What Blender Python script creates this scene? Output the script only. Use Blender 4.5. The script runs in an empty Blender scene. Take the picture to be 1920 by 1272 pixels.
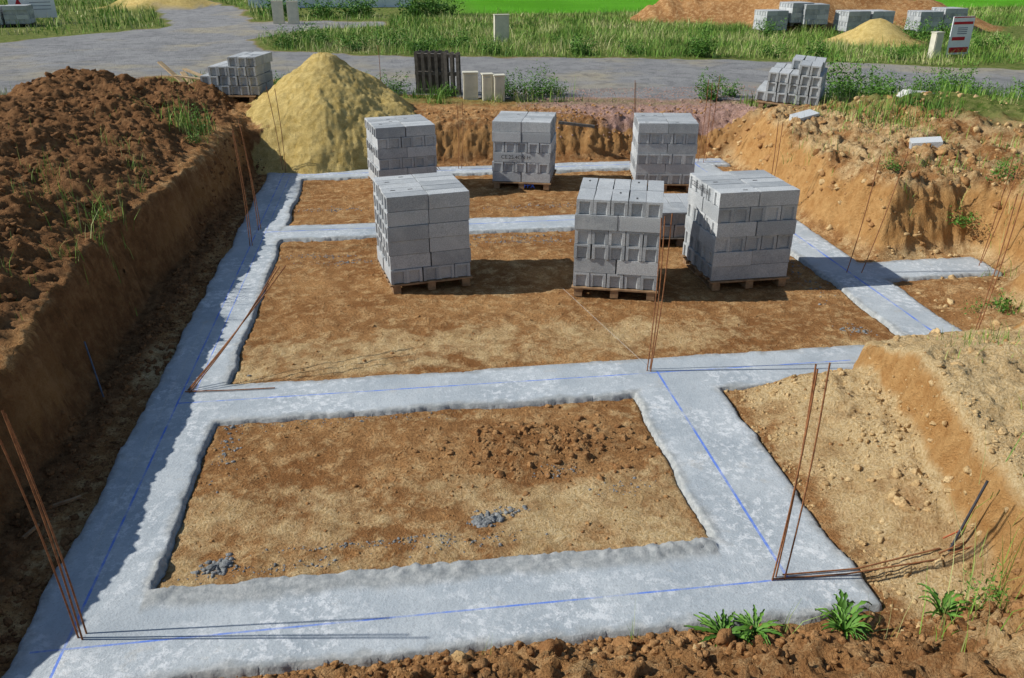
import bpy, bmesh, math, random
import numpy as np
from mathutils import Vector, Matrix
random.seed(7); rng=np.random.default_rng(11)
S=bpy.context.scene; COL=S.collection

# ---------------------------------------------------------------- noise
_perm=rng.permutation(512)
_g=rng.uniform(0,2*np.pi,512)
_cg,_sg=np.cos(_g),np.sin(_g)
def perlin(x,y,seed=0):
    x=np.asarray(x,float)+seed*17.31+1000; y=np.asarray(y,float)+seed*9.17+1000
    xi=np.floor(x).astype(int); yi=np.floor(y).astype(int)
    xf=x-xi; yf=y-yi
    u=xf*xf*xf*(xf*(xf*6-15)+10); v=yf*yf*yf*(yf*(yf*6-15)+10)
    p0=_perm[xi%512]; p1=_perm[(xi+1)%512]
    def gr(pp,iy,fx,fy):
        a=_perm[(pp+iy)%512]
        return _cg[a]*fx+_sg[a]*fy
    a=gr(p0,yi,xf,yf); b=gr(p1,yi,xf-1,yf); c=gr(p0,yi+1,xf,yf-1); d=gr(p1,yi+1,xf-1,yf-1)
    return (a+(b-a)*u+((c+(d-c)*u)-(a+(b-a)*u))*v)*1.5
def fbm(x,y,oct=4,seed=0,gain=.5):
    s=0;a=1;t=0
    for i in range(oct):
        s=s+a*perlin(x*2**i,y*2**i,seed+i*3); t+=a; a*=gain
    return s/t
def ridg(x,y,oct=3,seed=0):
    s=0;a=1
    for i in range(oct):
        s=s+a*(.3-np.abs(perlin(x*2.1**i+i*3.3,y*2.1**i,seed+i*5))); a*=.6
    return s
def sm(a,b,t):
    t=np.clip((t-a)/(b-a),0,1); return t*t*(3-2*t)
def polysd(P,x,y):
    x=np.asarray(x,float); y=np.asarray(y,float)
    d=np.full(x.shape,1e9); ins=np.zeros(x.shape,bool)
    n=len(P)
    for i in range(n):
        x1,y1=P[i]; x2,y2=P[(i+1)%n]
        ex,ey=x2-x1,y2-y1
        t=np.clip(((x-x1)*ex+(y-y1)*ey)/(ex*ex+ey*ey),0,1)
        d=np.minimum(d,(x-x1-t*ex)**2+(y-y1-t*ey)**2)
        if y1!=y2:
            c=((y1>y)!=(y2>y))&(x<(x2-x1)*(y-y1)/(y2-y1)+x1)
            ins^=c
    d=np.sqrt(d); return np.where(ins,-d,d)

# ---------------------------------------------------------------- layout (metres, axes follow the foundation)
PIT=[(-1.0,-.34),(-.85,1.5),(-.8,3.4),(-1.0,5.5),(-.75,8.5),(-.6,10.5),(-.55,12.7),(1.5,12.65),(5,12.7),(8.95,12.45),
     (8.75,10.5),(8.5,7.8),(8.85,6.1),(10.3,6.05),(10.35,5.15),(9.6,4.6),(9.4,3.5),(7.6,3.45),(6.75,2.95),(6.45,1.6),(6.2,.6),(6.0,-.25),
     (5.4,-.62),(4.6,-.5),(3.5,-.38),(1.5,-.36)]
RECTS=[(-.3,.42,-.3,12.4),(-.3,5.3,-.32,.5),(4.42,5.3,-.3,3.4),(-.3,7.6,2.72,3.45),(.3,8.3,8.05,8.75),(7.8,8.55,3.4,12.3),
       (-.2,8.9,11.68,12.3),(8.3,10.25,5.3,5.95)]
ROAD=[(-7.1,17.4),(-5.9,19.4),(-4.3,21),(-2.6,19.9),(-1.3,20.2),(2,16.9),(5.4,15.7),(10.35,14.8),(16.5,13.9),(40,9),(40,14),(20.3,19),(13.4,22.3),
      (6.75,23.7),(1.9,24.8),(-2.1,26.9),(-3.2,31),(-1,35.2),(2,36.3),(2,39.5),(-4.5,39.5),(-6,48),(-10,58),(-14,58),(-7.6,37),(-9.8,35),(-12.4,31),(-40,26),(-40,8),(-12,13.5)]
def footsd(x,y):
    d=np.full(np.shape(x),9.)
    for (a,b,c,e) in RECTS:
        cx,cy=(a+b)/2,(c+e)/2; qx=np.abs(x-cx)-(b-a)/2; qy=np.abs(y-cy)-(e-c)/2
        dd=np.sqrt(np.maximum(qx,0)**2+np.maximum(qy,0)**2)+np.minimum(np.maximum(qx,qy),0)
        d=np.minimum(d,dd)
    return d+.060*fbm(x*1.1,y*1.1,3,40)+.034*fbm(x*4,y*4,6,41,.7)
MOUNDS=[(15.4,37.4,1.8,1.0),(18.4,36.6,3.0,1.5),(21.3,35.6,3.4,1.6),(24.2,34.4,3.2,1.4),(19.9,32.5,2.2,1.0),(26.3,32,2.5,.8)]
YEL=[(.74,14.95,2.05,.69,1),(20.2,26.6,1.75,.6,0),(-11.5,52,2.5,.55,0)]
def yel(x,y):
    z=np.full(np.shape(x),-9.)
    for (a,b,top,sl,tal) in YEL:
        dy=y-b
        if tal: dy=np.where(dy<0,dy*.74,dy)
        r=np.sqrt((x-a)**2+dy**2+.03)
        w=r*(1+.20*fbm((x-a)*.8,(y-b)*.8,2,60))
        c=top-sl*w+.06*fbm(x*2,y*2,3,61)+.06*fbm(x*6,y*6,5,62,.65)
        if tal: c=c-np.maximum(12.95-y,0)*.75
        z=np.maximum(z,c)
    return z
def terrain(x,y,full=False):
    x=np.asarray(x,float); y=np.asarray(y,float)
    d=polysd(PIT,x,y)+.15*fbm(x*.9,y*.9,4,1)+.08*fbm(x*4,y*4,5,2,.68)
    # floor
    fl=-.012+.035*fbm(x*.9,y*.9,3,5)+.030*fbm(x*5,y*5,5,6,.72)
    tr=sm(-.45,-.7,x); fl=fl+tr*(.08*fbm(x*4,y*4,5,7,.68)+.04)
    sl=sm(5.25,6.4,x)*sm(3.1,2.3,y)*sm(-.9,-.1,y)
    fl=fl+sl*(.30+.10*fbm(x*2.2,y*2.2,4,8)+.09*fbm(x*7,y*7,5,9,.7))
    fl=fl+sm(8.6,9.3,x)*(.12+.05*fbm(x*4,y*4,3,9))*sm(5.3,4.9,y)
    # low lump of broken soil in the front room
    r=np.sqrt(((x-3.35)/.85)**2+((y-1.95)/.5)**2)
    fl=fl+.05*sm(1,.2,r)+.09*sm(1.2,.3,r)*fbm(x*7,y*7,5,12,.78)
    fs=footsd(x,y)
    fl=np.where(fs<.03,fl*sm(-.1,.03,fs)*.6-.10*sm(.03,-.03,fs),fl)
    # top
    top=.75+.05*fbm(x*.35,y*.35,3,14)
    wy=sm(18,15,y)*(.35+.65*sm(-1.2,1.0,y))
    dd=-x-1.0
    heap=(.2*sm(-.4,.1,dd)+.32*sm(.1,1.2,dd)+.28*sm(1.0,2.8,dd))*sm(-7.2,-4.3,x)
    rough=sm(-.8,-1.5,x)*sm(-7.5,-5,x)*wy
    top=top+wy*heap*(1+.35*fbm(x*.7,y*.7,3,15))+rough*(.22*fbm(x*1.4,y*1.4,6,16,.70)+.10*ridg(x*1.7,y*1.7,3,55))
    rb=sm(8.2,9.2,x)*sm(14,11.5,y)*sm(15,11.5,x)*sm(2.4,3.8,y)
    top=top+rb*(.26+.26*fbm(x*.8,y*.8,4,19)+.24*fbm(x*2.6,y*2.6,6,20,.68))
    top=top+.45*np.exp(-((x-14)**2+(y-11)**2)/8)*(1+.3*fbm(x*1.2,y*1.2,3,21))
    rm=sm(6.0,6.8,x)*sm(4,3,y)
    top=top+rm*(.08+.14*fbm(x*1.4,y*1.4,4,22)+.11*fbm(x*5,y*5,6,23,.7))
    cap=.92-(y-1.45)*.40+.08*fbm(x*2,y*2,5,29,.6)
    top=np.where((x>5.5)&(x<12)&(y>-1)&(y<4),top+(np.minimum(top,np.maximum(cap,.1))-top)*sm(9.6,8.9,x)*sm(1.2,1.5,y),top)
    bk=sm(11.8,12.8,y)*sm(16,14,y)
    top=top+bk*(.12*fbm(x*2.5,y*2.5,6,24,.68))
    fr=sm(.3,-.36,y)*sm(6.3,5.2,x)*sm(-1.4,-.6,x)
    top=top*(1-fr)+fr*(.95+.14*fbm(x*3,y*3,4,25))
    wid=.26-.08*rm+.5*sm(8.0,8.8,x)*sm(3.3,4.5,y)+.35*sm(11.5,12.5,y)*sm(-.6,.2,x)+1.9*fr
    w=sm(0,1,np.clip(d/wid,0,1))
    w=np.where(fr>.5,np.clip(d/wid,0,1)**.8,w)
    z=fl*(1-w)+top*w
    mid=w*(1-w)*4
    z=z+mid*(.14*fbm(x*2.6,y*2.6,5,26,.62)+(.07+.16*(fr>.3))*fbm(x*7,y*7,5,27,.74))
    near=sm(24,17,y)*sm(-10,-6,x)*sm(20,14,x)
    rd=polysd(ROAD,x,y)
    z=z+np.where(rd>0,.035,0.)*near*fbm(x*9,y*9,3,28,.6)*w
    z=np.where(rd<0,z*0+np.where(d>1.5,.75+.02*fbm(x*.4,y*.4,2,30),z),z)
    for (a,b,r0,h) in MOUNDS:
        rr=np.sqrt((x-a)**2+(y-b)**2)/r0
        z=z+h*sm(1.2,0,rr)*(1+.35*fbm(x*1.5,y*1.5,4,31))
    yz=yel(x,y)
    ym=sm(-.03,.03,yz-z); z=np.maximum(z,yz)
    if full: return z,d,w,fs,rd,ym,fr,rb,rough,rm
    return z
def gz(x,y): return float(terrain(np.array([x]),np.array([y]))[0])

# ---------------------------------------------------------------- material helpers
def mat(name):
    m=bpy.data.materials.new(name); m.use_nodes=True
    nt=m.node_tree; b=nt.nodes['Principled BSDF']; b.inputs['Roughness'].default_value=.9
    try: b.inputs['Specular IOR Level'].default_value=.25
    except: pass
    return m,nt,b
def N(nt,t,**k):
    n=nt.nodes.new(t)
    for a,v in k.items(): setattr(n,a,v)
    return n
def noise(nt,co,scale,detail=6,rough=.6):
    n=N(nt,'ShaderNodeTexNoise'); n.inputs['Scale'].default_value=scale; n.inputs['Detail'].default_value=detail; n.inputs['Roughness'].default_value=rough
    nt.links.new(co,n.inputs['Vector']); return n.outputs['Fac']
def ramp(nt,fac,a,b,ca=(0,0,0,1),cb=(1,1,1,1)):
    r=N(nt,'ShaderNodeValToRGB'); e=r.color_ramp.elements
    if a>b: a,b,ca,cb=b,a,cb,ca
    e[0].position=a; e[1].position=b; e[0].color=ca; e[1].color=cb
    nt.links.new(fac,r.inputs['Fac']); return r.outputs['Color']
def mix(nt,fac,a,b,mode='MIX'):
    m=N(nt,'ShaderNodeMix',data_type='RGBA',blend_type=mode)
    for s,v in ((m.inputs['Factor'],fac),(m.inputs[6],a),(m.inputs[7],b)):
        if isinstance(v,(int,float)): s.default_value=v
        elif isinstance(v,tuple): s.default_value=v if len(v)==4 else v+(1,)
        else: nt.links.new(v,s)
    return m.outputs[2]
def math_(nt,op,a,b=None,c=None):
    m=N(nt,'ShaderNodeMath',operation=op)
    for i,v in enumerate((a,b,c)):
        if v is None: continue
        if isinstance(v,(int,float)): m.inputs[i].default_value=v
        else: nt.links.new(v,m.inputs[i])
    return m.outputs[0]
def bump(nt,b,h,strength=.5,dist=.02):
    bp=N(nt,'ShaderNodeBump'); bp.inputs['Strength'].default_value=strength; bp.inputs['Distance'].default_value=dist
    nt.links.new(h,bp.inputs['Height']); nt.links.new(bp.outputs[0],b.inputs['Normal'])
def objco(nt): return N(nt,'ShaderNodeTexCoord').outputs['Object']
def attr(nt,name):
    a=N(nt,'ShaderNodeAttribute'); a.attribute_name=name
    s=N(nt,'ShaderNodeSeparateColor'); nt.links.new(a.outputs['Color'],s.inputs[0])
    return s.outputs[0],s.outputs[1],s.outputs[2],a.outputs['Alpha'],a.outputs['Color']
def simple(name,col,col2=None,scale=20,rough=.85,bmp=0,bs=60):
    m,nt,b=mat(name); b.inputs['Roughness'].default_value=rough
    co=objco(nt); n=noise(nt,co,scale,4)
    c2=col2 or tuple(c*.65 for c in col)
    nt.links.new(ramp(nt,n,.35,.65,c2+(1,),col+(1,)),b.inputs['Base Color'])
    if bmp: bump(nt,b,noise(nt,co,bs),bmp,.01)
    return m

# ground
GM,nt,b=mat('soil')
co=objco(nt)
n1=noise(nt,co,.9,6,.62); n2=noise(nt,co,6,7,.74); n3=noise(nt,co,46,4,.78); n4=noise(nt,co,2.4,5,.65)
brn=mix(nt,ramp(nt,n1,.38,.62),(.38,.178,.066),(.62,.34,.14))
brn=mix(nt,math_(nt,'MULTIPLY',ramp(nt,n4,.56,.38),.5),brn,(.28,.125,.046))
brn=mix(nt,ramp(nt,n2,.48,.66),brn,(.80,.52,.25))
brn=mix(nt,math_(nt,'MULTIPLY',ramp(nt,n3,.52,.40),.6),brn,(.19,.086,.034))
sand,yl,gs,road,_=attr(nt,'m1'); red,field,wal,dark,_=attr(nt,'m2')
def brk(m,amt=.5,nn=None):
    nn=nn or n2
    v=math_(nt,'ADD',m,math_(nt,'MULTIPLY',math_(nt,'SUBTRACT',nn,.5),amt*2))
    v2=math_(nt,'MULTIPLY_ADD',v,2.2,-.6)
    c=N(nt,'ShaderNodeClamp'); nt.links.new(v2,c.inputs[0]); return c.outputs[0]
sandc=mix(nt,ramp(nt,n3,.38,.58),(.62,.41,.18),(.88,.67,.38))
sandc=mix(nt,math_(nt,'MULTIPLY',ramp(nt,n4,.52,.38),.4),sandc,(.50,.30,.12))
col=mix(nt,brk(sand,.6),brn,sandc)
walc=mix(nt,ramp(nt,n2,.35,.7),(.50,.25,.085),(.74,.44,.18))
col=mix(nt,brk(wal,.25),col,walc)
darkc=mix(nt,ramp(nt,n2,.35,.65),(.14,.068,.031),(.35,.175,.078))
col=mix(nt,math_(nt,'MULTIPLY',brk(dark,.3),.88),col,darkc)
redc=mix(nt,ramp(nt,n3,.4,.6),(.36,.21,.17),(.64,.42,.35))
col=mix(nt,brk(red,.4),col,redc)
roadc=mix(nt,ramp(nt,n1,.4,.6),(.20,.20,.205),(.32,.315,.315)); roadc=mix(nt,ramp(nt,n3,.35,.65),roadc,(.41,.40,.39)) 
roadc=mix(nt,ramp(nt,noise(nt,co,.28,4),.52,.66),roadc,(.43,.38,.29))
roadc=mix(nt,math_(nt,'MULTIPLY',ramp(nt,n4,.48,.40),.4),roadc,(.16,.16,.165))
col=mix(nt,brk(road,.3),col,roadc)
gc=mix(nt,ramp(nt,n2,.4,.6),(.09,.15,.025),(.27,.27,.09))
col=mix(nt,brk(gs,.55),col,gc)
fc=mix(nt,ramp(nt,noise(nt,co,.15,3),.35,.65),(.095,.31,.015),(.13,.40,.025))
col=mix(nt,field,col,fc)
ylc=mix(nt,ramp(nt,n2,.35,.62),(.60,.42,.13),(.86,.66,.27))
ylc=mix(nt,math_(nt,'MULTIPLY',ramp(nt,n3,.5,.4),.4),ylc,(.36,.24,.07))
ylc=mix(nt,math_(nt,'MULTIPLY',ramp(nt,n4,.60,.72),.5),ylc,(.36,.23,.09))
col=mix(nt,yl,col,ylc)
nt.links.new(col,b.inputs['Base Color'])
hh=math_(nt,'ADD',math_(nt,'MULTIPLY',n2,.9),math_(nt,'MULTIPLY',n3,.6))
bump(nt,b,hh,1.0,.085)
b.inputs['Specular IOR Level'].default_value=.03

# foundation concrete
CM,nt,b=mat('footing_concrete')
co=objco(nt)
n1=noise(nt,co,1.6,5,.6); n2=noise(nt,co,14,8,.75); n3=noise(nt,co,60,4,.65)
base=mix(nt,ramp(nt,n1,.36,.64),(.35,.39,.42),(.47,.505,.525))
pm=math_(nt,'MULTIPLY',ramp(nt,n2,.50,.57),ramp(nt,noise(nt,co,1.1,3),.40,.58))
col=mix(nt,math_(nt,'MULTIPLY',pm,.62),base,(.74,.755,.765))
col=mix(nt,math_(nt,'MULTIPLY',ramp(nt,n3,.47,.36),.35),col,(.24,.25,.26))
col=mix(nt,math_(nt,'MULTIPLY',ramp(nt,noise(nt,co,3.1,6,.7),.60,.72),.30),col,(.50,.41,.29))
edge,_,_,_,_=attr(nt,'edge')
col=mix(nt,edge,col,mix(nt,ramp(nt,n2,.4,.65),(.24,.25,.245),(.44,.44,.42)))
sep=N(nt,'ShaderNodeSeparateXYZ'); nt.links.new(co,sep.inputs[0]); X,Y=sep.outputs[0],sep.outputs[1]
def band(c,lo,hi):
    return math_(nt,'MULTIPLY',math_(nt,'GREATER_THAN',c,lo),math_(nt,'LESS_THAN',c,hi))
def line(c,pos,slope,o,w,lo,hi):
    d=math_(nt,'ABSOLUTE',math_(nt,'SUBTRACT',c,math_(nt,'MULTIPLY_ADD',o,slope,pos)))
    return math_(nt,'MULTIPLY',math_(nt,'LESS_THAN',d,w),band(o,lo,hi))
L=None
for l in (line(X,.0,0,Y,.009,-.25,12.2),line(Y,.0,0,X,.008,-.2,4.75),line(X,4.78,.0,Y,.011,0,3.15),line(Y,3.12,.0,X,.009,0,6.9),
          line(X,.12,.002,Y,.006,3.3,12),line(Y,12.0,0,X,.014,0,8.8),line(X,8.2,0,Y,.015,3.4,12),line(Y,8.45,0,X,.011,0,8)):
    L=l if L is None else math_(nt,'MAXIMUM',L,l)
L=math_(nt,'MULTIPLY',L,ramp(nt,noise(nt,co,3,6,.7),.34,.58))
col=mix(nt,math_(nt,'MULTIPLY',L,.8),col,(.06,.18,.70))
nt.links.new(col,b.inputs['Base Color']); b.inputs['Roughness'].default_value=.8
bump(nt,b,math_(nt,'ADD',n2,math_(nt,'MULTIPLY',n3,.5)),.6,.014)

# ---------------------------------------------------------------- mesh helpers
def mesh_obj(name,V,F,mats,smooth=False,parent=None):
    me=bpy.data.meshes.new(name)
    V=np.asarray(V,np.float32); F=np.asarray(F,np.int32)
    me.vertices.add(len(V)); me.vertices.foreach_set('co',V.ravel())
    k=F.shape[1]; me.loops.add(F.size); me.loops.foreach_set('vertex_index',F.ravel())
    me.polygons.add(len(F)); me.polygons.foreach_set('loop_start',np.arange(0,F.size,k,dtype=np.int32))
    me.polygons.foreach_set('loop_total',np.full(len(F),k,np.int32))
    if smooth: me.polygons.foreach_set('use_smooth',np.ones(len(F),bool))
    me.update(calc_edges=True)
    for m in (mats if isinstance(mats,list) else [mats]): me.materials.append(m)
    o=bpy.data.objects.new(name,me); COL.objects.link(o)
    if parent: o.parent=parent
    return o
def colattr(o,name,C):
    a=o.data.color_attributes.new(name,'FLOAT_COLOR','POINT'); a.data.foreach_set('color',np.asarray(C,np.float32).ravel())
def grow(start,end,step,g,maxs=8):
    out=[];p=start;s=step;sg=1 if end>start else -1
    while (p<end)*(sg>0) or (p>end)*(sg<0):
        s=min(s*g,maxs); p+=sg*s; out.append(p)
    return out
xs=sorted(grow(-8,-140,.08,1.13,12)+list(np.arange(-8,-4,.06))+list(np.arange(-4,11,.028))+list(np.arange(11,16,.06))+grow(16,160,.08,1.08,10))
ys=sorted(grow(-2,-30,.1,1.3,8)+list(np.arange(-2,-1,.06))+list(np.arange(-1,5,.022))+list(np.arange(5,13.6,.032))+list(np.arange(13.6,20,.06))+grow(20,260,.08,1.05,12))
XX,YY=np.meshgrid(np.array(xs),np.array(ys)); nx,ny=len(xs),len(ys)
x=XX.ravel(); y=YY.ravel()
z,d,w,fs,rd,ym,fr,rb,rough,rm=terrain(x,y,True)
V=np.stack([x,y,z],1)
i=np.arange((ny-1)*(nx-1)); r=i//(nx-1); c=i%(nx-1); a0=r*nx+c
F=np.stack([a0,a0+1,a0+1+nx,a0+nx],1)
ground=mesh_obj('ground',V,F,GM,True)
lf=fbm(x*.5,y*.5,4,70)
lf2=fbm(x*1.6,y*1.6,4,77)
sand=.04+0*x
sand+= .75*sm(5.1,5.6,x)*sm(3,2.5,y)                       # pale sandy slope
sand+= .50*sm(3.4,3.7,y)*sm(4.9,4.3,y)*sm(7,5,x)*(w<.1)      # light band in the big room
sand+= .30*sm(1.9,1.0,np.abs(y-.9)*2)*(x<4.6)*(w<.1)
sand+= .10*(y<3)*(x<4.6)*(w<.1)
sand+= .60*rm+ .24*rb+.2*sm(8.5,9,x)*(y<14)*(w>.0)
sand+= .08*sm(12.4,12.9,y)*sm(17,15,y)
rr=np.sqrt(((x-3.35)/1.1)**2+((y-1.95)/.6)**2)
sand=np.clip(sand+.42*lf+.42*lf2-.4*sm(1.2,.4,rr),0,1)*(1-rough)
isroad=sm(.35,-.35,rd+.7*fbm(x*.6,y*.6,4,71))
red=sm(3.6,2.2,np.sqrt(((x-8.6)/1.1)**2+((y-15.2)/1.0)**2)+.9*fbm(x*.8,y*.8,3,72))*.7*(y>13)
out=(1-isroad)
gsm=sm(21.5,23,y+.25*x)*out + sm(14.5,16.5,y+.12*x)*sm(23,22,y)*out*.6
gsm=gsm+ sm(-6.2,-7.5,x)*out*.7+ sm(11,13,x)*sm(7.5,11,y)*out*.7
gsm=gsm+.35*sm(9.5,11,x)*sm(9,11,y)*out
gsm=np.clip(gsm,0,1)
mnd=0*x
for (a,bb,r0,h) in MOUNDS: mnd=np.maximum(mnd,sm(1.15,.85,np.sqrt((x-a)**2+(y-bb)**2)/r0))
gsm=gsm*(1-mnd)
field=sm(42.5,43.5,y-.05*x+1.0*lf)*sm(4,8,x+0*y)+0*x
field=np.maximum(field,sm(70,74,y))*(1-mnd)
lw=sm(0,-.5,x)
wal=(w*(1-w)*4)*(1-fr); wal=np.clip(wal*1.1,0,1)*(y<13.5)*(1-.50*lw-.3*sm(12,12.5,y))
dark=np.clip(rough+sm(-.4,-.7,x)*sm(-2.2,-.8,x)*(w<.3)*.9+.36*fr+.50*lw*(w>.02)*(w<.98)+.4*sm(12.1,12.5,y)*sm(13.6,13,y)+.30*sm(1.2,.5,rr)*(y<3),0,1)*(y<19)  # includes shade of the left cut wall, painted into the soil colour
dark=dark+ .25*sm(.4,.9,mnd)
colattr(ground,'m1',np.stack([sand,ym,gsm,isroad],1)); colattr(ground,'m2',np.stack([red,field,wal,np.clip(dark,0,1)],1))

# footing sheet
gx=np.arange(-.8,10.6,.022); gy=np.concatenate([np.arange(-.75,4.5,.018),np.arange(4.5,12.8,.026)])
XX,YY=np.meshgrid(gx,gy); nx,ny=len(gx),len(gy); x=XX.ravel(); y=YY.ravel(); fs=footsd(x,y)
lip=np.exp(-((fs+.03)/.025)**2)*sm(.15,.5,fbm(x*1.1,y*1.1,3,45)+.1)
zc=.022+.003*fbm(x*2,y*2,3,42)+lip*(.004+.016*fbm(x*22,y*22,3,43,.75))
spl=(x>.38)&(x<4.4)&(y>.22)&(y<.8)
amt=.25+.75*sm(-.25,.35,fbm(x*1.3,y*1.3,3,49))
zc+=np.where(spl,sm(-.26,-.04,fs)*amt*(.022+.06*fbm(x*9,y*12,5,44,.75)),0)
zc-=.10*sm(-.006,.024,fs)
i=np.arange((ny-1)*(nx-1)); r=i//(nx-1); c=i%(nx-1); a0=r*nx+c
F=np.stack([a0,a0+1,a0+1+nx,a0+nx],1); F=F[fs[F].min(1)<.035]
used=np.unique(F); rem=np.full(nx*ny,-1); rem[used]=np.arange(len(used))
foot=mesh_obj('concrete_foundation',np.stack([x,y,zc],1)[used],rem[F],CM,True)
ed=sm(-.10,-.01,fs+.07*fbm(x*6,y*6,3,46))*.85
ed=np.maximum(ed,np.where(spl,sm(-.26,-.14,fs+.05*fbm(x*5,y*5,3,48)),0)*.85)
colattr(foot,'edge',np.stack([ed,ed,ed,ed],1)[used])

# ---------------------------------------------------------------- clods and stones
def ico(sub):
    bm=bmesh.new(); bmesh.ops.create_icosphere(bm,subdivisions=sub,radius=1)
    v=np.array([q.co[:] for q in bm.verts]); f=np.array([[q.index for q in p.verts] for p in bm.faces]); bm.free(); return v,f
ICO={k:ico(k) for k in (1,2,3)}
def randrot(n):
    q=rng.normal(0,1,(n,4)); q/=np.linalg.norm(q,axis=1)[:,None]; a,b_,c_,d_=q.T
    return np.stack([np.stack([1-2*(c_*c_+d_*d_),2*(b_*c_-a*d_),2*(b_*d_+a*c_)],1),
                     np.stack([2*(b_*c_+a*d_),1-2*(b_*b_+d_*d_),2*(c_*d_-a*b_)],1),
                     np.stack([2*(b_*d_-a*c_),2*(c_*d_+a*b_),1-2*(b_*b_+c_*c_)],1)],1)
def clods(name,pts,sizes,m,sub=1,squash=.65,smooth=False,zoff=-.1):
    pts=np.asarray(pts,float); sizes=np.asarray(sizes,float)
    if sub==1 and len(pts)>20:
        big=sizes>.028
        if big.any(): clods(name,pts[big],sizes[big],m,3 if big.sum()<140 else 2,squash,smooth,zoff)
        pts,sizes=pts[~big],sizes[~big]
    v0,f0=ICO[sub]; n=len(pts)
    if n==0: return
    nv=len(v0)
    vc=np.sign(v0)*np.abs(v0)**.75
    jit={1:.20,2:.13,3:.06}[sub]
    var=vc[None]*rng.uniform(.55,1.15,(n,1,3))
    # chop with random planes: angular broken faces
    for _ in range(4 if sub>1 else 1):
        nr=rng.normal(0,1,(n,1,3)); nr/=np.linalg.norm(nr,axis=2)[...,None]
        off=rng.uniform(.3,.75,(n,1)); dp=(var*nr).sum(2)-off
        var=var-nr*np.maximum(dp,0)[...,None]
    k=rng.normal(0,3.0,(n,3,3)); ph=rng.uniform(0,6,(n,1,3))
    var=var*(1+.07*np.sin(np.einsum('nij,vj->nvi',k,v0)*1.8+ph).sum(2)[...,None])
    var=var*(1+rng.normal(0,jit,(n,nv,1)))
    var=np.einsum('nij,nvj->nvi',randrot(n),var)
    var[...,2]*=squash*1.25
    var=var*sizes[:,None,None]*1.1
    zz=terrain(pts[:,0],pts[:,1])+sizes*zoff
    W=np.stack([var[...,0]+pts[:,:1],var[...,1]+pts[:,1:2],var[...,2]+zz[:,None]],2).reshape(-1,3)
    Fc=(f0[None]+(np.arange(n)*nv)[:,None,None]).reshape(-1,3)
    o=mesh_obj(name,W,Fc,m,smooth)
    t=np.repeat(rng.uniform(0,1,n),nv); colattr(o,'tint',np.stack([t,t,t,t],1)); return o
def clodmat(name,a,bb,c):
    m,nt,b=mat(name); co=objco(nt); t=attr(nt,'tint')[0]
    col=mix(nt,t,a,bb); col=mix(nt,ramp(nt,noise(nt,co,14,4),.4,.7),col,c)
    n=noise(nt,co,55,4,.75)
    col=mix(nt,math_(nt,'MULTIPLY',ramp(nt,n,.5,.40),.5),col,tuple(q*.5 for q in a))
    nt.links.new(col,b.inputs['Base Color']); bump(nt,b,n,.9,.03); b.inputs['Specular IOR Level'].default_value=.03; return m
CB=clodmat('brown_clod',(.33,.155,.06),(.58,.33,.14),(.54,.31,.13))
CF=clodmat('bank_clod',(.27,.125,.05),(.55,.31,.135),(.42,.22,.09))
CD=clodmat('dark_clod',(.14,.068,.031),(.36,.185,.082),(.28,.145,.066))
CS=clodmat('sandy_clod',(.55,.34,.15),(.82,.60,.32),(.70,.50,.25))
CG=clodmat('grey_rubble',(.21,.22,.22),(.40,.41,.41),(.30,.31,.31))
def box_u(x0,x1,y0,y1): return lambda n: np.stack([rng.uniform(x0,x1,n),rng.uniform(y0,y1,n)],1)
def scatter(n,fn,keep=None):
    p=fn(n)
    return p if keep is None else p[keep(p)]
def patchy(p,s=1.2,t=0.,seed=80): return fbm(p[:,0]*s,p[:,1]*s,3,seed)+rng.normal(0,.12,len(p))>t
def notfoot(p): return footsd(p[:,0],p[:,1])>.02
def szs(n,lo,hi,pw=3): return lo+(hi-lo)*rng.uniform(0,1,n)**pw
# left bank
def kL(p): return (polysd(ROAD,p[:,0],p[:,1])>.3)&patchy(p,1.1,-.1)
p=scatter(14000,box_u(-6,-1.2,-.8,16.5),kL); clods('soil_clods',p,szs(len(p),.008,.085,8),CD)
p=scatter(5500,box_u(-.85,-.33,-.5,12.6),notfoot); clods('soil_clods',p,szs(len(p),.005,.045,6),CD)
# rooms
p=scatter(9000,box_u(.3,8.2,.3,11.8),lambda p:notfoot(p)&patchy(p,1.0,-.05)); clods('soil_crumbs',p,szs(len(p),.003,.02,6),CB)
p=np.stack([rng.normal(3.35,.45,1000),rng.normal(1.95,.24,1000)],1); clods('soil_clods',p,szs(1000,.004,.042,6),CF)
p=np.stack([rng.normal(2.6,.9,500),rng.normal(1.5,.6,500)],1); p=p[notfoot(p)]; clods('soil_crumbs',p,szs(len(p),.004,.022,4),CB)
# right slope + mounds
p=scatter(4500,box_u(5.2,6.6,-.4,2.7),lambda p:notfoot(p)&patchy(p,1.5,-.05)); clods('sandy_clods',p,szs(len(p),.004,.03,7),CS)
p=np.stack([rng.normal(6.02,.14,22),rng.normal(.55,.28,22)],1); clods('sandy_clods',p,szs(22,.025,.06,2),CS,3,.8)
p=scatter(3600,box_u(6.3,10.5,-.8,3.3),lambda p:patchy(p,1.3,.0)); clods('sandy_clods',p,szs(len(p),.004,.05,9),CS)
p=scatter(8000,box_u(8.7,14,3.3,13),lambda p:notfoot(p)&patchy(p,1.1,.0)); clods('sandy_clods',p,szs(len(p),.006,.07,10),CS)
p=scatter(3500,box_u(8.7,13,5.9,12.8),lambda p:notfoot(p)&patchy(p,1.1,.05,83)); clods('soil_clods',p,szs(len(p),.008,.09,8),CB)
p=scatter(3500,box_u(.5,9.5,12.4,14.6),lambda p:patchy(p,1.3,-.05)&(yel(p[:,0],p[:,1])<.5)); clods('soil_clods',p,szs(len(p),.006,.055,7),CB)
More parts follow.
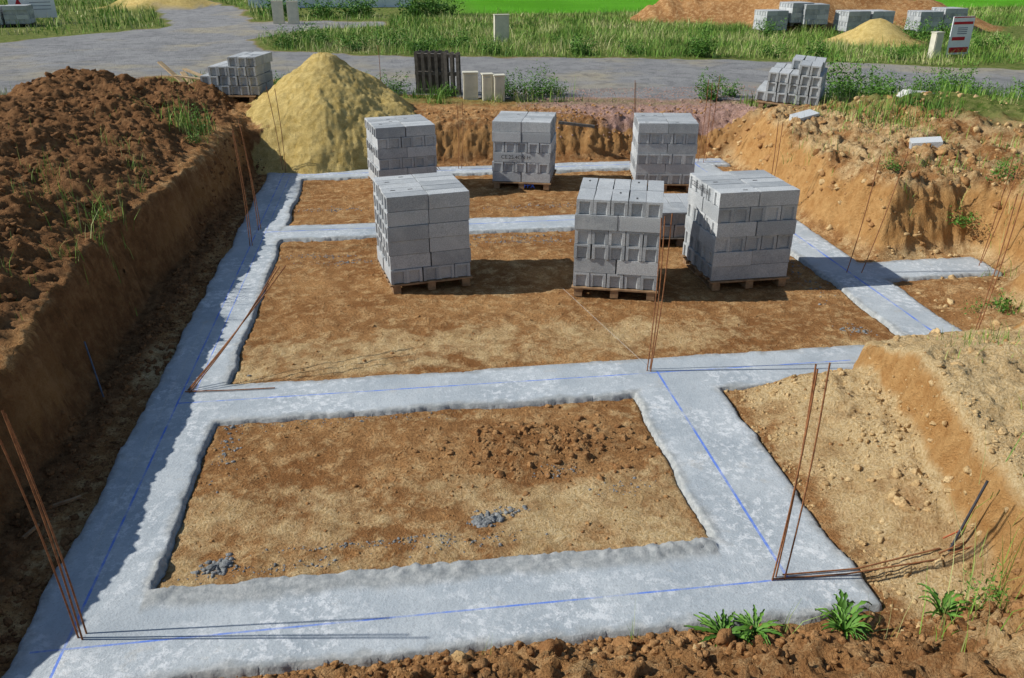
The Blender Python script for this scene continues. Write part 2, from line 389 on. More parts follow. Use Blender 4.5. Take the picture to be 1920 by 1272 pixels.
# foreground edge
p=np.stack([rng.uniform(-.7,6.4,6500),-.33-np.abs(rng.normal(0,.26,6500))],1)
p[:,1]-=.12*sm(3.8,5,p[:,0]); p=p[footsd(p[:,0],p[:,1])>.02]
clods('soil_clods',p,szs(len(p),.003,.034,6),CF)
p=np.stack([rng.uniform(-.4,6.3,120),-.44-np.abs(rng.normal(0,.13,120))],1); p[:,1]-=.12*sm(3.8,5,p[:,0]); clods('soil_clods',p,szs(120,.028,.07,2.2),CF,3,.8)
p=np.stack([rng.uniform(2.2,6.2,14),-.48-np.abs(rng.normal(0,.08,14))],1); clods('sandy_clods',p,szs(14,.02,.05,1.5),CS,3)
# grey rubble splashes
q=[]
def gg(cx,cy,sx,sy,n,lo,hi):
    P=np.stack([rng.normal(cx,sx,n),rng.normal(cy,sy,n)],1); q.append(np.c_[P,szs(n,lo,hi,2)])
gg(2.76,.96,.055,.045,150,.008,.036); gg(2.9,1.06,.10,.03,70,.004,.02); gg(.80,.70,.06,.05,90,.006,.036); gg(1.9,.80,.35,.02,130,.004,.014); gg(2.6,.72,.3,.04,70,.004,.014); gg(1.2,.62,.3,.03,80,.004,.014)
gg(.60,2.45,.06,.3,110,.004,.018); gg(1.5,2.62,.7,.04,120,.004,.014); gg(3.4,1.55,.15,.05,40,.004,.016)
gg(1.0,7.3,.3,.04,90,.006,.016); gg(1.5,7.0,.4,.04,110,.006,.016); gg(4.2,7.55,.7,.05,200,.006,.018); gg(3.9,7.8,.5,.05,110,.006,.018)
gg(1.1,9.7,.3,.05,100,.006,.018); gg(5.0,9.4,.8,.08,160,.006,.018); gg(7.4,3.9,.12,.08,50,.006,.022); gg(7.5,6.0,.12,.7,140,.006,.018); gg(3.9,1.25,.12,.06,50,.004,.014)
q=np.concatenate(q); clods('mortar_rubble',q[:,:2],q[:,2],CG)
# red gravel by the road
p=scatter(7000,box_u(5,12,12.9,17)); clods('red_gravel',p,szs(len(p),.006,.026,3),clodmat('red_stone',(.38,.22,.18),(.62,.44,.38),(.46,.31,.25)),1)

# ---------------------------------------------------------------- generic parts
def bm_obj(name,bm,mats,parent=None,smooth=False):
    me=bpy.data.meshes.new(name); bm.to_mesh(me); bm.free()
    for m in (mats if isinstance(mats,list) else [mats]): me.materials.append(m)
    if smooth:
        for p in me.polygons: p.use_smooth=True
    o=bpy.data.objects.new(name,me); COL.objects.link(o)
    if parent: o.parent=parent
    return o
def addbox(bm,c,s,rot=0,mi=0,tilt=(0,0)):
    M=Matrix.Translation(c)@Matrix.Rotation(rot,4,'Z')@Matrix.Rotation(tilt[0],4,'X')@Matrix.Rotation(tilt[1],4,'Y')@Matrix.Diagonal((s[0],s[1],s[2],1))
    r=bmesh.ops.create_cube(bm,size=1,matrix=M)
    for f in {f for v in r['verts'] for f in v.link_faces}: f.material_index=mi
def empty(name,loc,rot=0):
    e=bpy.data.objects.new(name,None); e.location=loc; e.rotation_euler=(0,0,rot); COL.objects.link(e); return e
def blockmat(name,k=1.0):
    m,nt,b=mat(name); co=objco(nt); t=attr(nt,'tint')[0]
    col=mix(nt,t,(.38*k,.40*k,.415*k),(.58*k,.595*k,.60*k))
    col=mix(nt,ramp(nt,noise(nt,co,90,4,.7),.40,.60),mix(nt,.38,col,(.05,.05,.05)),col)
    col=mix(nt,math_(nt,'MULTIPLY',ramp(nt,noise(nt,co,4,5),.5,.7),.35),col,(.64,.64,.62))
    col=mix(nt,math_(nt,'MULTIPLY',ramp(nt,noise(nt,co,2.2,6,.7),.45,.32),.35),col,(.22,.22,.22))
    nt.links.new(col,b.inputs['Base Color']); bump(nt,b,noise(nt,co,140,4,.7),.6,.01); return m
BM_=blockmat('concrete_block')
SLOT_SHADE=simple('block_core_shadow',(.06,.06,.06))
WOOD=simple('pallet_wood',(.38,.24,.13),(.20,.12,.065),12)
WOODG=simple('weathered_wood',(.16,.14,.12),(.08,.07,.06),12)
INK=simple('black_ink',(.06,.06,.065)); BLUEINK=simple('blue_ink',(.03,.10,.5))
def add_block(bm,lay,M,L=.5,W=.2,Hh=.19,notch=.022,nw=.055,closed=True):
    """concrete block: body with vertical channels in both ends, closed by a solid top shell"""
    l,w=L/2,W/2
    P=[(-l,-w),(l,-w),(l,-nw),(l-notch,-nw*.9),(l-notch,nw*.9),(l,nw),(l,w),(-l,w),(-l,nw),(-l+notch,nw*.9),(-l+notch,-nw*.9),(-l,-nw)]
    t=random.random(); zt=Hh-.028 if closed else Hh
    lo=[bm.verts.new(M@Vector((a,b,0))) for a,b in P]; hi=[bm.verts.new(M@Vector((a,b,zt))) for a,b in P]
    vs=lo+hi
    bm.faces.new(lo[::-1]); n=len(P)
    for i in range(n): bm.faces.new((lo[i],lo[(i+1)%n],hi[(i+1)%n],hi[i]))
    if closed:
        q=[(-l,-w),(l,-w),(l,w),(-l,w)]
        c0=[bm.verts.new(M@Vector((a,b,zt))) for a,b in q]; c1=[bm.verts.new(M@Vector((a*.994,b*.985,Hh))) for a,b in q]; vs+=c0+c1
        bm.faces.new(c1); bm.faces.new(c0[::-1])
        for i in range(4): bm.faces.new((c0[i],c0[(i+1)%4],c1[(i+1)%4],c1[i]))
    else: bm.faces.new(hi)
    for v in vs: v[lay]=(t,t,t,1)
def block_courses(bm,lay,pattern,size=1.05,h=.19,z0=.13):
    """A: long blocks parallel to the front; B: ends to the front"""
    z=z0
    for ci,pt in enumerate(pattern):
        n=5; wd=size/n; sx,sy=random.uniform(-.010,.010),random.uniform(-.010,.010)
        for i in range(n):
            for j in range(2):
                a=-size/2+wd*(i+.5); c=(-.5+j)*size/2
                jx,jy=random.uniform(-.006,.006)+sx,random.uniform(-.006,.006)+sy
                if pt=='A': M=Matrix.Translation((c+jx,a+jy,z))
                elif pt=='B': M=Matrix.Translation((a+jx,c+jy,z))@Matrix.Rotation(math.pi/2,4,'Z')
                M=M@Matrix.Rotation(random.uniform(-.012,.012),4,'Z')
                add_block(bm,lay,M,size/2-.009,wd-.008,h-.006,.022,.064)
        z+=h
    return z
def pallet_mesh(bm,size=1.08,mi=0):
    for x_ in (-.42,0,.42):
        addbox(bm,(x_*size/1.0,0,.011),(.1,size,.02),mi=mi)
        for y_ in (-.44,0,.44): addbox(bm,(x_*size,y_*size,.061),(.1,.12,.076),mi=mi)
    for y_ in np.linspace(-.46,.46,7): addbox(bm,(0,y_*size,.112),(size,.1,.02),mi=mi)
def text(parent,s,size,loc,rot,m):
    cu=bpy.data.curves.new('lettering',type='FONT'); cu.body=s; cu.size=size; cu.align_x='CENTER'; cu.align_y='CENTER'; cu.extrude=.0006
    o=bpy.data.objects.new('lettering',cu); COL.objects.link(o); o.data.materials.append(m); o.location=loc; o.rotation_euler=rot; o.parent=parent
def stack(flc,rot,pattern,size=1.05,h=.19,marks=(),wood=WOOD):
    """flc: front-left ground corner"""
    ca,sa=math.cos(rot),math.sin(rot); c=(flc[0]+ca*size/2-sa*size/2,flc[1]+sa*size/2+ca*size/2)
    e=empty('concrete_block_stack',(c[0],c[1],.004),rot)
    bm=bmesh.new(); lay=bm.verts.layers.float_color.new('tint')
    zt=block_courses(bm,lay,pattern,size,h); bm_obj('blocks',bm,BM_,e)
    bm=bmesh.new(); pallet_mesh(bm,size+.03); bm_obj('wood_pallet',bm,wood,e)
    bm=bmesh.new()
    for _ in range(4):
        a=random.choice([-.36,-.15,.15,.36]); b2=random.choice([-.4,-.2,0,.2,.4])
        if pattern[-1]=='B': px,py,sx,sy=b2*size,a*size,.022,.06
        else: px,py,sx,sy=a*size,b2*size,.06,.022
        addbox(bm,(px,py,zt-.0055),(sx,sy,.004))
    bm_obj('grip_slot_shade',bm,SLOT_SHADE,e)  # thin dark boxes imitate the shade inside grip slots; no recess modelled
    for (s,sz,lx,lz,m,side) in marks:
        if side=='F': text(e,s,sz,(lx,-size/2-.019,lz),(math.pi/2,0,0),m)
        else: text(e,s,sz,(-size/2-.019,lx,lz),(math.pi/2,0,-math.pi/2),m)
    return e
R=math.radians
stack((2.06,5.69),R(10),'BAAAAA',h=.188)
stack((4.33,5.34),R(-17),'BABBAB',h=.188)
stack((6.12,5.26),R(2),'AABABA',h=.192,marks=[('CE.25.4CN H',.10,.1,1.19,INK,'L')])
stack((1.88,10.25),R(12),'BABABA',h=.18,marks=[('CE.25.4CN H',.10,.0,.76,INK,'L')])
stack((3.92,10.62),R(-16),'ABABAA',h=.18,marks=[('CE.25.4CN H',.095,-.1,.58,INK,'F'),('FPX',.12,.15,.07,BLUEINK,'F')])
stack((6.45,10.1),R(-10),'BABABA',h=.18)
# low opened pallet between the stacks
e=empty('concrete_block_pallet',(6.35,7.55,.0),R(-6)); bm=bmesh.new(); lay=bm.verts.layers.float_color.new('tint')
block_courses(bm,lay,'BB',1.05,.19); bm_obj('blocks',bm,BM_,e); bm=bmesh.new(); pallet_mesh(bm); bm_obj('wood_pallet',bm,WOODG,e)
# disordered pallets on the banks
def loose(name,c,rot,rows,tilt,seed):
    random.seed(seed); z=gz(*c); e=empty(name,(c[0],c[1],z),rot); e.rotation_euler=(tilt[0],tilt[1],rot)
    bm=bmesh.new(); lay=bm.verts.layers.float_color.new('tint'); zz=.14
    for r_,(n,off) in enumerate(rows):
        for i_ in range(n):
            for j in range(2):
                if r_==len(rows)-1 and random.random()<.25: continue
                M=Matrix.Translation((off+(i_-(n-1)/2)*.215+random.uniform(-.01,.01),(j-.5)*.52+random.uniform(-.02,.02),zz))@Matrix.Rotation(math.pi/2+random.uniform(-.05,.05),4,'Z')@Matrix.Rotation(random.uniform(-.03,.03),4,'X')
                add_block(bm,lay,M,.5,.2,.19,.04,.06)
        zz+=.2
    bm_obj('blocks',bm,BM_,e); bm=bmesh.new(); pallet_mesh(bm,1.15); bm_obj('wood_pallet',bm,WOOD,e); random.seed(seed+1)
loose('concrete_block_pallet',(-1.25,15.7),R(-12),[(6,0),(6,0),(5,.1),(3,.35)],(0,0),3)
loose('concrete_block_pallet',(10.55,13.0),R(-32),[(6,0),(5,.1),(5,.1),(3,.25)],(R(4),R(3)),5)

# far pallets
for (px,py,nn,rt) in ((17.9,30.9,2,8),(19.6,30.7,1,-5),(21.0,30.0,2,5),(24.1,29.8,2,0),(-15.6,38.5,2,5)):
    for k in range(nn):
        c=(px+k*1.12,py+.1*k); e=empty('concrete_block_pallet',(c[0],c[1],gz(*c)),R(rt)); bm=bmesh.new(); lay=bm.verts.layers.float_color.new('tint')
        block_courses(bm,lay,'BABA',1.0,.19); bm_obj('blocks',bm,BM_,e); bm=bmesh.new(); pallet_mesh(bm,1.02); bm_obj('wood_pallet',bm,WOODG,e)

# upright dark pallets
for (a,bb,rt,lean) in ((3.1,16.75,-14,.06),(3.2,16.95,-10,.04),(3.62,16.55,-20,.05)):
    bm=bmesh.new(); Wd,Hh=(.75,1.0) if a!=3.62 else (.4,1.0)
    for x_ in np.linspace(-Wd/2+.05,Wd/2-.05,5 if Wd>.5 else 3): addbox(bm,(x_,0,Hh/2),(.075,.02,Hh)); addbox(bm,(x_,.12,Hh/2),(.075,.02,Hh))
    for z_ in (.08,.5,.92): addbox(bm,(0,.06,z_),(Wd,.09,.08))
    o=bm_obj('wooden_pallet',bm,WOODG); o.location=(a,bb,gz(a,bb)-.02); o.rotation_euler=(lean,0,R(rt))
# cream utility boxes
CREAM=simple('cream_panel',(.66,.62,.50),(.54,.51,.41),5)
def ubox(x_,y_,w_,h_,rt,name='utility_meter_box'):
    bm=bmesh.new(); addbox(bm,(0,0,h_/2),(w_,.22,h_)); addbox(bm,(0,-.118,h_*.52),(w_*.82,.014,h_*.8)); addbox(bm,(0,0,h_+.0125),(w_+.03,.26,.025)); addbox(bm,(w_*.3,-.13,h_*.5),(.03,.012,.06))
    o=bm_obj(name,bm,CREAM); o.location=(x_,y_,gz(x_,y_)-.02); o.rotation_euler=(0,0,R(rt))
ubox(4.0,15.9,.34,.62,-2); ubox(4.38,15.75,.24,.6,4); ubox(4.64,15.62,.24,.58,2)
ubox(6.3,28.6,.55,1.0,5); ubox(-2.3,38,.5,1.0,0); ubox(-3.0,38.2,.5,1.0,0); ubox(19.6,21.9,.3,.8,10)
# signs
WHITE=simple('sign_white',(.75,.76,.78),(.66,.67,.7),3); REDM=simple('sign_red',(.55,.03,.04)); STEEL=simple('galvanised_post',(.35,.36,.37)); BLK=simple('dark_print',(.1,.12,.2))
def sign(x_,y_,w_,h_,z0,kind,rt):
    e=empty('site_sign',(x_,y_,gz(x_,y_)),R(rt)); bm=bmesh.new(); addbox(bm,(0,0,z0+h_/2),(w_,.03,h_)); bm_obj('panel',bm,WHITE,e)
    bm=bmesh.new()
    for s_ in (-1,1): addbox(bm,(s_*w_*.4,.04,(z0+h_)/2),(.05,.05,z0+h_))
    bm_obj('posts',bm,STEEL,e)
    bm=bmesh.new()
    if kind=='band':
        addbox(bm,(0,-.018,z0+h_*.12),(w_*.9,.006,h_*.14)); addbox(bm,(0,-.018,z0+h_*.83),(w_*.9,.006,h_*.07)); addbox(bm,(-.1*w_,-.018,z0+h_*.42),(w_*.6,.006,h_*.09)); addbox(bm,(0,-.018,z0+h_*.98),(w_,.006,.03))
    else:
        v=[bm.verts.new((-w_*.42,-.02,z0+h_*.25)),bm.verts.new((-w_*.16,-.02,z0+h_*.25)),bm.verts.new((-w_*.29,-.02,z0+h_*.72))]; bm.faces.new(v)
    bm_obj('red_mark',bm,REDM,e)
    bm=bmesh.new()
    for k in range(4): addbox(bm,(w_*(.02 if kind=='band' else .18),-.018,z0+h_*(.55+.05*k if kind=='band' else .3+.12*k)),(w_*.45,.006,h_*.018))
    bm_obj('print_lines',bm,BLK,e)
sign(20.4,21.9,.85,1.15,.1,'band',10); sign(-14.3,39.8,1.9,1.25,.25,'tri',18); sign(9.5,58,2.6,1.0,.1,'band',0)
# wrapped material store at the top
bm=bmesh.new(); addbox(bm,(0,0,.35),(9.5,5,.7)); addbox(bm,(0,0,.765),(9.9,5.4,.12)); addbox(bm,(3.4,-1.0,1.18),(3.0,3,.7),.05)
for k in range(9): addbox(bm,(-4.2+k*1.05,-2.53,.35),(.06,.06,.68))
o=bm_obj('white_block_storage',bm,simple('white_wrap',(.72,.76,.82),(.6,.66,.74),1.5)); o.location=(-1.2,52,gz(-1.2,52)); o.rotation_euler=(0,0,R(-3))
# planks
bm=bmesh.new()
for (a,bb,L_,rt,tl) in ((-2.0,16.3,1.5,-35,.22),(-2.5,16.6,.9,-60,.35),(-2.2,15.9,1.0,-15,.1),(-2.7,16.2,1.1,-40,.5)):
    addbox(bm,(a,bb,gz(a,bb)+.20),(L_,.11,.03),R(rt),0,(0,tl))
bm_obj('wooden_planks',bm,simple('plank',(.60,.44,.26),(.40,.27,.14),8))
bm=bmesh.new(); addbox(bm,(5.9,12.75,.70),(.75,.08,.05),R(-12),0,(0,.1)); bm_obj('timber_offcut',bm,WOODG)
bm=bmesh.new(); addbox(bm,(-.52,1.62,gz(-.52,1.62)+.03),(.22,.025,.02),R(30)); addbox(bm,(-.62,1.2,gz(-.62,1.2)+.03),(.16,.02,.02),R(70)); bm_obj('wood_stick',bm,WOOD)
# loose blocks on the right bank
for (a,bb,rt,s_) in ((9.75,10.6,20,1),(10.6,8.05,-25,.9)):
    bm=bmesh.new(); lay=bm.verts.layers.float_color.new('tint'); add_block(bm,lay,Matrix.Identity(4),.5*s_,.25,.2,.02,.06)
    o=bm_obj('concrete_block',bm,blockmat('pale_block',1.2)); o.location=(a,bb,gz(a,bb)-.02); o.rotation_euler=(.15,-.12,R(rt))
clods('white_rock',[(12.6,11.7)],[.36],simple('pale_stone',(.62,.61,.58),(.45,.44,.42),6),3,.55)

# ---------------------------------------------------------------- rebar
RUST=simple('rusty_steel',(.34,.145,.06),(.17,.07,.032),30)
def curve(name,paths,rad,m):
    cu=bpy.data.curves.new(name,'CURVE'); cu.dimensions='3D'; cu.bevel_depth=rad; cu.bevel_resolution=2
    for P in paths:
        s=cu.splines.new('POLY'); s.points.add(len(P)-1)
        for k,q_ in enumerate(P): s.points[k].co=(*q_,1)
    o=bpy.data.objects.new(name,cu); COL.objects.link(o); cu.materials.append(m); return o
def bar(bx,by,dx,dy,h,foot_=(.0,.0),bow=.02):
    P=[]
    if foot_!=(0,0): P.append((bx+foot_[0],by+foot_[1],.034))
    z0=max(gz(bx,by),.02)
    for k in range(9):
        t=k/8; P.append((bx+dx*t+bow*math.sin(math.pi*t),by+dy*t,z0-.02+h*t))
    return P
def rebars(lst): curve('rebar_starter_bars',[bar(*l) for l in lst],.006,RUST)
rebars([(.06,.09,-.12,.0,1.7),(.09,.07,-.05,-.02,1.72),(.10,.12,-.15,.12,1.6)])
rebars([(.03,3.33,.93,.82,1.0,(0,0),.04),(.02,3.36,.98,.95,.95,(0,0),.02),(.05,3.31,.90,.70,1.05,(0,0),.05)])
rebars([(.0,7.8,-.02,.0,1.7),(.03,7.82,-.06,.1,1.72)]); rebars([(.02,8.55,-.06,.0,1.65),(.05,8.6,-.12,.05,1.7)])
rebars([(4.70,.03,.02,.0,1.69),(4.75,.0,.03,-.02,1.72),(4.66,.0,.07,.02,1.66)])
rebars([(4.68,3.17,.03,.02,1.66),(4.71,3.15,.10,.03,1.7),(4.72,3.2,.06,.1,1.64)])
rebars([(8.16,5.6,.18,.02,1.6),(8.35,5.56,.32,.0,1.65)]); rebars([(8.64,3.54,.12,.0,1.7),(8.66,3.6,.16,.1,1.6)])
rebars([(-.02,12.25,-.12,.0,1.6),(.04,12.2,-.03,.05,1.6)]); rebars([(3.4,12.1,.0,.0,1.3),(3.46,12.1,.05,.0,1.3)])
rebars([(8.3,12.0,.06,0,1.65),(8.4,11.95,.02,0,1.6),(8.5,12.1,.12,0,1.7)]); rebars([(6.9,12.1,.0,0,1.65),(6.95,12.1,-.03,0,1.6)]); rebars([(10.1,5.6,.1,0,1.6),(10.2,5.7,.3,.1,1.5)])
rebars([(2.9,8.35,-.25,.02,.28),(2.95,8.38,-.3,.0,.3)]); rebars([(3.0,12.0,-.35,.0,.5),(3.05,12.05,-.4,.1,.45)])
rebars([(8.2,8.4,.02,0,1.5),(8.26,8.45,.06,0,1.5)]); rebars([(1.9,15.9,0,0,.9)])
curve('rebar_hooks',[[(4.66,.0,.034),(5.2,-.02,.034),(5.9,-.05,.12)],[(4.75,.03,.036),(5.3,.02,.036),(5.9,.02,.15)],[(.03,3.33,.034),(.5,3.3,.034),(.9,3.29,.034)],
   [(5.85,-.04,.16),(6.1,-.02,.24),(6.3,.04,.36),(6.45,.1,.52)],[(5.9,-.08,.18),(6.15,-.08,.26),(6.38,-.02,.40),(6.5,.06,.6)]],.006,RUST)
curve('survey_stake',[[(5.93,-.02,.1),(6.1,.0,.72)]],.009,simple('dark_steel',(.06,.06,.07)))
curve('survey_stake',[[(-.72,3.3,-.02),(-.80,3.36,.62)]],.008,simple('blue_steel',(.10,.14,.22)))
curve('orange_cable',[[(5.92,.04,.22),(6.05,.05,.27),(6.22,.1,.36)]],.006,simple('orange_sheath',(.5,.14,.06)))
curve('string_line',[[(-.1,.9,.05),(-.1,5,.05)],[(4.2,5.3,.12),(4.7,3.2,.05)]],.0014,simple('white_string',(.6,.6,.56)))

# ---------------------------------------------------------------- vegetation
def leafmat(name,stops):
    m,nt,b=mat(name); t=attr(nt,'tint')[0]; r_=N(nt,'ShaderNodeValToRGB'); el=r_.color_ramp.elements
    el[0].position=0; el[0].color=stops[0]+(1,); el[1].position=1; el[1].color=stops[-1]+(1,)
    for k,s_ in enumerate(stops[1:-1]): q_=el.new((k+1)/(len(stops)-1)); q_.color=s_+(1,)
    nt.links.new(t,r_.inputs[0]); nt.links.new(r_.outputs[0],b.inputs['Base Color']); b.inputs['Roughness'].default_value=.6
    return m
GRASS=leafmat('grass_blade',[(.06,.14,.018),(.12,.25,.03),(.20,.35,.05),(.32,.38,.11),(.54,.50,.25)])
LEAF=leafmat('weed_leaf',[(.03,.08,.012),(.075,.18,.02),(.15,.30,.045)])
def blades(name,P,Hh,Wd,lean,m,tint=None,z=None):
    n=len(P); a=rng.uniform(0,2*np.pi,n); la=rng.uniform(0,2*np.pi,n); ln=np.abs(rng.normal(0,lean,n))*Hh
    z=terrain(P[:,0],P[:,1]) if z is None else z
    bx=np.stack([P[:,0],P[:,1],z-.02],1); wv=np.stack([np.cos(a),np.sin(a),0*a],1)*Wd[:,None]/2
    mid=bx+np.stack([np.cos(la)*ln*.3,np.sin(la)*ln*.3,Hh*.55],1); tip=bx+np.stack([np.cos(la)*ln,np.sin(la)*ln,Hh],1)
    V=np.stack([bx-wv,bx+wv,mid+wv*.8,mid-wv*.8,tip+wv*.12,tip-wv*.12],1).reshape(-1,3)
    k=(np.arange(n)*6)[:,None]; F=np.concatenate([k+np.array([[0,1,2,3]]),k+np.array([[3,2,4,5]])])
    o=mesh_obj(name,V,F,m); t=tint if tint is not None else rng.uniform(0,1,n)**1.3
    t=np.repeat(t,6); colattr(o,'tint',np.stack([t,t,t,t],1)); return o
def grass(name,n,x0,x1,y0,y1,h0,h1,w,keep,clump=.0,lean=.35):
    p=box_u(x0,x1,y0,y1)(n); X_,Y_=p[:,0],p[:,1]
    nz=fbm(X_*.6,Y_*.6,3,90)+.5*fbm(X_*2.2,Y_*2.2,2,92)
    k=keep(X_,Y_)&(nz>clump); p=p[k]; nz=nz[k]
    hh=(h0+(h1-h0)*rng.uniform(0,1,len(p))**2.4)*(.5+1.0*np.clip(nz+.35,0,1.2))
    t=np.clip(rng.uniform(0,.75,len(p))+1.1*fbm(p[:,0]*.35,p[:,1]*.35,3,91)+.15,0,1)
    return blades(name,p,hh,rng.uniform(.5,1.4,len(p))*w,lean,GRASS,t)
offroad=lambda X_,Y_: (polysd(ROAD,X_,Y_)>.15)&np.all([((X_-a)**2+(Y_-b_)**2)>(r0*1.0)**2 for a,b_,r0,h in MOUNDS],0)&(yel(X_,Y_)<.75)
grass('grass',70000,-3.2,26,20,33,.05,.46,.018,offroad,-.3,.55)
grass('grass',40000,-3,44,32,43,.06,.42,.03,lambda X_,Y_: offroad(X_,Y_)&(Y_<42+.05*X_),-.3,.55)
grass('grass',14000,-26,-3,34,60,.12,.5,.045,offroad,-.15)
grass('grass',12000,1.6,9.5,15.3,17.2,.05,.42,.013,lambda X_,Y_: offroad(X_,Y_),-.05)
grass('grass',9000,-3.5,2.2,16.3,21,.06,.35,.015,offroad,-.1)
grass('grass',14000,-13,-5.3,11,19.5,.06,.36,.016,lambda X_,Y_: offroad(X_,Y_)&(X_<-5.6),-.2)
grass('grass',30000,10,24,9.5,17,.04,.36,.014,offroad,-.02)
grass('grass',14000,9.0,20,5,11.5,.03,.26,.010,lambda X_,Y_: offroad(X_,Y_)&(polysd(PIT,X_,Y_)>.3),.12)
grass('grass',5000,7.0,12,-.5,4.5,.02,.14,.006,lambda X_,Y_: (polysd(PIT,X_,Y_)>.5),.30)
grass('grass',5000,-5.5,-1.1,2,15.5,.03,.20,.007,lambda X_,Y_: X_<9,.34)
def tuft(x_,y_,n,h,spread,w=.008,m=GRASS,lo=.2,lean=.4,name='grass_tuft'):
    P=np.stack([rng.normal(x_,spread,n),rng.normal(y_,spread,n)],1)
    return blades(name,P,rng.uniform(lo,1,n)*h,rng.uniform(.6,1.3,n)*w,lean,m,rng.uniform(.2,.9,n))
for a in ((-1.35,11.4,60,.7,.16,.014),(-1.55,11.0,40,.55,.12,.014),(-1.15,10.9,40,.4,.1),(-1.3,6.2,36,.5,.1),(-1.5,5.7,30,.45,.12),(-1.15,5.3,24,.35,.08),(-2.3,7.3,40,.35,.15),(-1.6,3.9,24,.3,.12),(-2,9.2,30,.3,.2),(-1.5,8.3,30,.3,.15),(-1.25,4.6,20,.3,.08),(-1.9,6.4,24,.28,.12),(-1.3,7.4,24,.3,.1),
          (5.75,-.62,22,.75,.12,.006),(6.1,-.5,26,.8,.15,.006),(5.4,-.8,20,.55,.12,.006),(6.3,-.2,16,.6,.12,.006),(3.55,-.42,7,.30,.02,.004),(4.55,-.45,6,.35,.03,.004),(2.1,-.48,5,.24,.03,.003),(2.6,-.5,6,.25,.03,.003),(5.1,-.6,10,.4,.06,.004),
          (9.3,3.9,16,.35,.1),(10.4,7.0,30,.3,.15),(9.2,9.0,20,.3,.1),(9.9,5.0,20,.4,.12),(7.9,2.4,12,.25,.1),(6.9,1.6,8,.2,.04),(10.8,6.1,40,.4,.2),(7.0,.6,14,.4,.1)): tuft(*a)
def leafy(name,x_,y_,n,rx,h,ls,z=None,lo=0.,tl=.5):
    """broad-leaved weed or shrub: many small folded leaves around thin stems"""
    z=gz(x_,y_) if z is None else z
    n=int(n*1.8); ls=ls*.62; ns=max(6,n//45)
    sa=rng.uniform(0,2*np.pi,ns); sr=rx*rng.uniform(.1,1.05,ns)**.7; sh=h*rng.uniform(.45,1.15,ns)
    k=rng.integers(0,ns,n); u=rng.uniform(.05,1,n)
    sx=x_+np.cos(sa[k])*sr[k]*(.35+.65*u); sy=y_+np.sin(sa[k])*sr[k]*(.35+.65*u)
    jit=.16*rx+.03
    c=np.stack([sx+rng.normal(0,jit,n)*(1.2-u),sy+rng.normal(0,jit,n)*(1.2-u),z+u*sh[k]],1)
    th=rng.uniform(0,2*np.pi,n)
    d1=np.stack([np.cos(th),np.sin(th),rng.normal(tl,.5,n)],1); d1/=np.linalg.norm(d1,axis=1)[:,None]
    d2=np.cross(d1,rng.normal(0,1,(n,3))+np.array([0,0,1.5])); d2/=np.linalg.norm(d2,axis=1)[:,None]
    s_=(rng.uniform(.5,1.3,n)*(1.2-.5*u))[:,None]*ls
    V=np.stack([c-d1*s_*.5,c+d2*s_*.22,c+d1*s_*.6,c-d2*s_*.22],1).reshape(-1,3)
    F=(np.arange(n)*4)[:,None]+np.array([[0,1,2,3]])
    o=mesh_obj(name,V,F,LEAF); t=np.repeat(np.clip(u*.5+rng.uniform(0,.5,n),0,1),4); colattr(o,'tint',np.stack([t]*4,1))
    return o
for a in ((9.6,15.0,600,.45,.65,.11),(10.2,15.3,300,.35,.4,.1),(12.4,14.0,1000,.7,.85,.13),(13.2,13.8,700,.55,.65,.12),(15.0,14.0,900,.6,.75,.12),(16.6,13.2,700,.6,.6,.12),(11.6,13.3,500,.5,.5,.1),(13.3,12.4,600,.6,.5,.1),(14.6,12.6,600,.7,.4,.1),(12.2,12.6,500,.5,.4,.09),(16.0,12.0,600,.7,.5,.1),
          (2.2,16.9,500,.5,.5,.1),(4.9,16.0,500,.35,.55,.1),(5.6,15.9,900,.6,.7,.1),(3.4,16.35,350,.35,.3,.09),(1.2,17.3,400,.5,.45,.1),(6.1,16.3,350,.4,.4,.09),(-.8,17.6,300,.4,.4,.1),
          (12.2,23.2,700,.6,.9,.16),(8.4,24.3,500,.6,.6,.14),(1.0,26.6,600,.8,.6,.14),(3.2,25.8,500,.6,.6,.14),(-.5,29,500,.8,.7,.15),(16,22.8,400,.5,.7,.14),(17,29,500,.7,.7,.15),(24,27.5,600,.8,.8,.16),(5.5,24.9,400,.6,.5,.13),(14.5,23,400,.6,.5,.13),(18.3,21.6,400,.6,.5,.13),(10.3,24.3,400,.6,.5,.13),
          (2.2,27.5,500,1.0,.7,.15),(4.3,27.2,500,1.0,.6,.15),(-1.5,28,500,.8,.7,.15),(8.6,26.5,400,.9,.5,.14),(21.5,26,500,.9,.7,.15),(23,24,500,.9,.6,.15),
          (0.5,42.5,900,1.4,1.2,.25),(-3.4,43,900,1.3,1.1,.25),(3.5,42.5,900,1.4,1.3,.25),(-19,38,700,1.2,1.0,.25),(5,43,700,1.2,1,.25),(-1.2,42,600,1.2,.8,.25),
          (-1.3,11.6,260,.22,.5,.07),(-1.2,10.5,160,.16,.3,.06),(-1.35,5.95,60,.16,.3,.05),(9.5,7.1,160,.2,.25,.06),(10.3,6.4,260,.3,.35,.07),(9.3,4.0,130,.22,.22,.07),(10.9,6.6,260,.35,.35,.07),(6.8,-.1,120,.15,.3,.05),(5.85,-.55,160,.2,.3,.05),(9.0,4.1,100,.18,.18,.05)):
    leafy('shrub',*a)
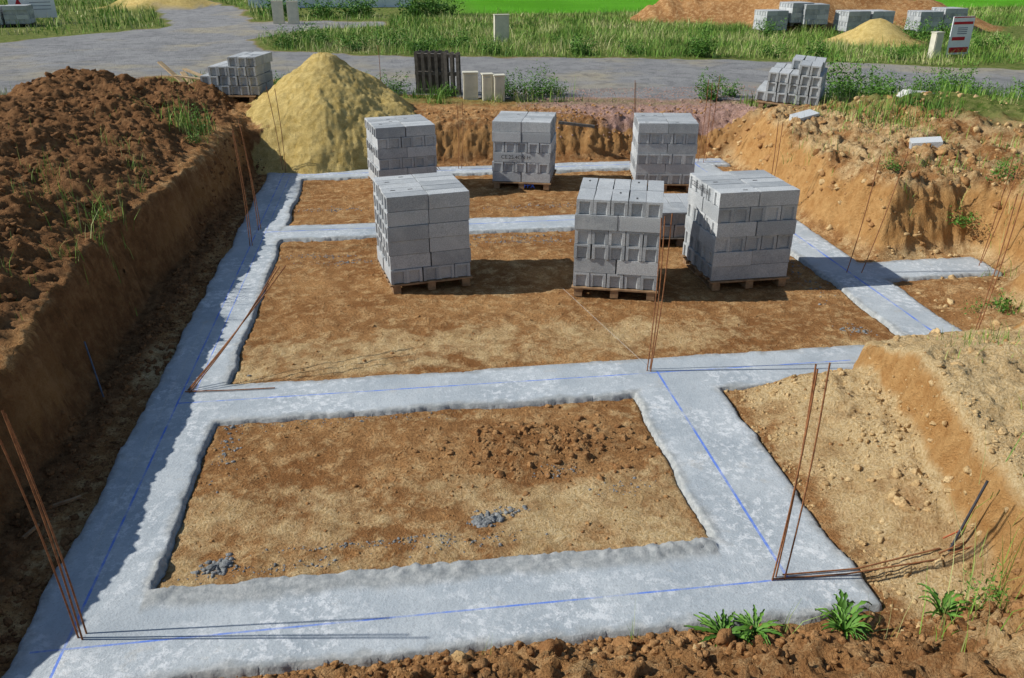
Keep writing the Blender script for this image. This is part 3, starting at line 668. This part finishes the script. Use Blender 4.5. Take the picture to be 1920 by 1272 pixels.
def rosette(x_,y_,n,L_,name,up=.35):
    """dandelion-like rosette: long arched leaves with toothed outline"""
    z0=gz(x_,y_)+.03; V=[];F=[];T=[]
    for k in range(n):
        a=rng.uniform(0,2*np.pi); l=L_*rng.uniform(.6,1.1); e_=rng.uniform(.2,1)*up; t=rng.uniform(.3,1)
        dx,dy=math.cos(a),math.sin(a); b0=len(V); S_=9
        for s_ in range(S_):
            q_=s_/(S_-1); r_=l*q_; zz=z0+l*(e_*2.2*q_-e_*1.6*q_*q_); wd=.09*l*math.sin(math.pi*min(1,q_*.85+.12))*(1 if s_%2 else .4)
            V+= [(x_+dx*r_-dy*wd,y_+dy*r_+dx*wd,zz+.01),(x_+dx*r_,y_+dy*r_,zz),(x_+dx*r_+dy*wd,y_+dy*r_-dx*wd,zz+.01)]; T+=[t]*3
        for s_ in range(S_-1):
            c=b0+s_*3; F+=[(c,c+1,c+4,c+3),(c+1,c+2,c+5,c+4)]
    o=mesh_obj(name,V,F,LEAF); colattr(o,'tint',np.stack([np.array(T)]*4,1))
rosette(4.12,-.46,50,.22,'dandelion_plant',.5); rosette(4.32,-.50,30,.17,'dandelion_plant',.5); rosette(4.85,-.62,30,.17,'thistle_plant',1.0); rosette(4.9,-.5,22,.2,'thistle_plant',1.5); rosette(5.5,-.6,20,.18,'thistle_plant',1.4)

# ---------------------------------------------------------------- light, sky, camera
W=bpy.data.worlds.new('World'); S.world=W; W.use_nodes=True; nt=W.node_tree
sky=nt.nodes.new('ShaderNodeTexSky'); sky.sky_type='NISHITA'; sky.sun_disc=False
el=R(37); tos=Vector((-.992,.115,0)).normalized(); az=math.atan2(tos.x,tos.y)
sky.sun_elevation=el; sky.sun_rotation=az%(2*math.pi); sky.air_density=1.2; sky.dust_density=.2; sky.ozone_density=1.5
bg=nt.nodes['Background']; bg.inputs['Strength'].default_value=.092; nt.links.new(sky.outputs[0],bg.inputs['Color'])
sd=bpy.data.lights.new('sun','SUN'); sd.energy=5.0; sd.angle=R(.53); sd.color=(1,.97,.90)
so=bpy.data.objects.new('sun',sd); COL.objects.link(so)
dirv=Vector((tos.x*math.cos(el),tos.y*math.cos(el),math.sin(el))); so.rotation_euler=dirv.to_track_quat('Z','Y').to_euler(); so.location=(-10,0,20)
cd=bpy.data.cameras.new('camera'); cd.sensor_width=36; cd.lens=29.06; cd.clip_start=.1; cd.clip_end=1000
cam=bpy.data.objects.new('camera',cd); COL.objects.link(cam); cam.location=(2.27,-4.19,4.0); cam.rotation_euler=(R(90-25.37),0,R(-7.7)); S.camera=cam
S.view_settings.view_transform='Standard'; S.view_settings.look='None'; S.view_settings.exposure=0
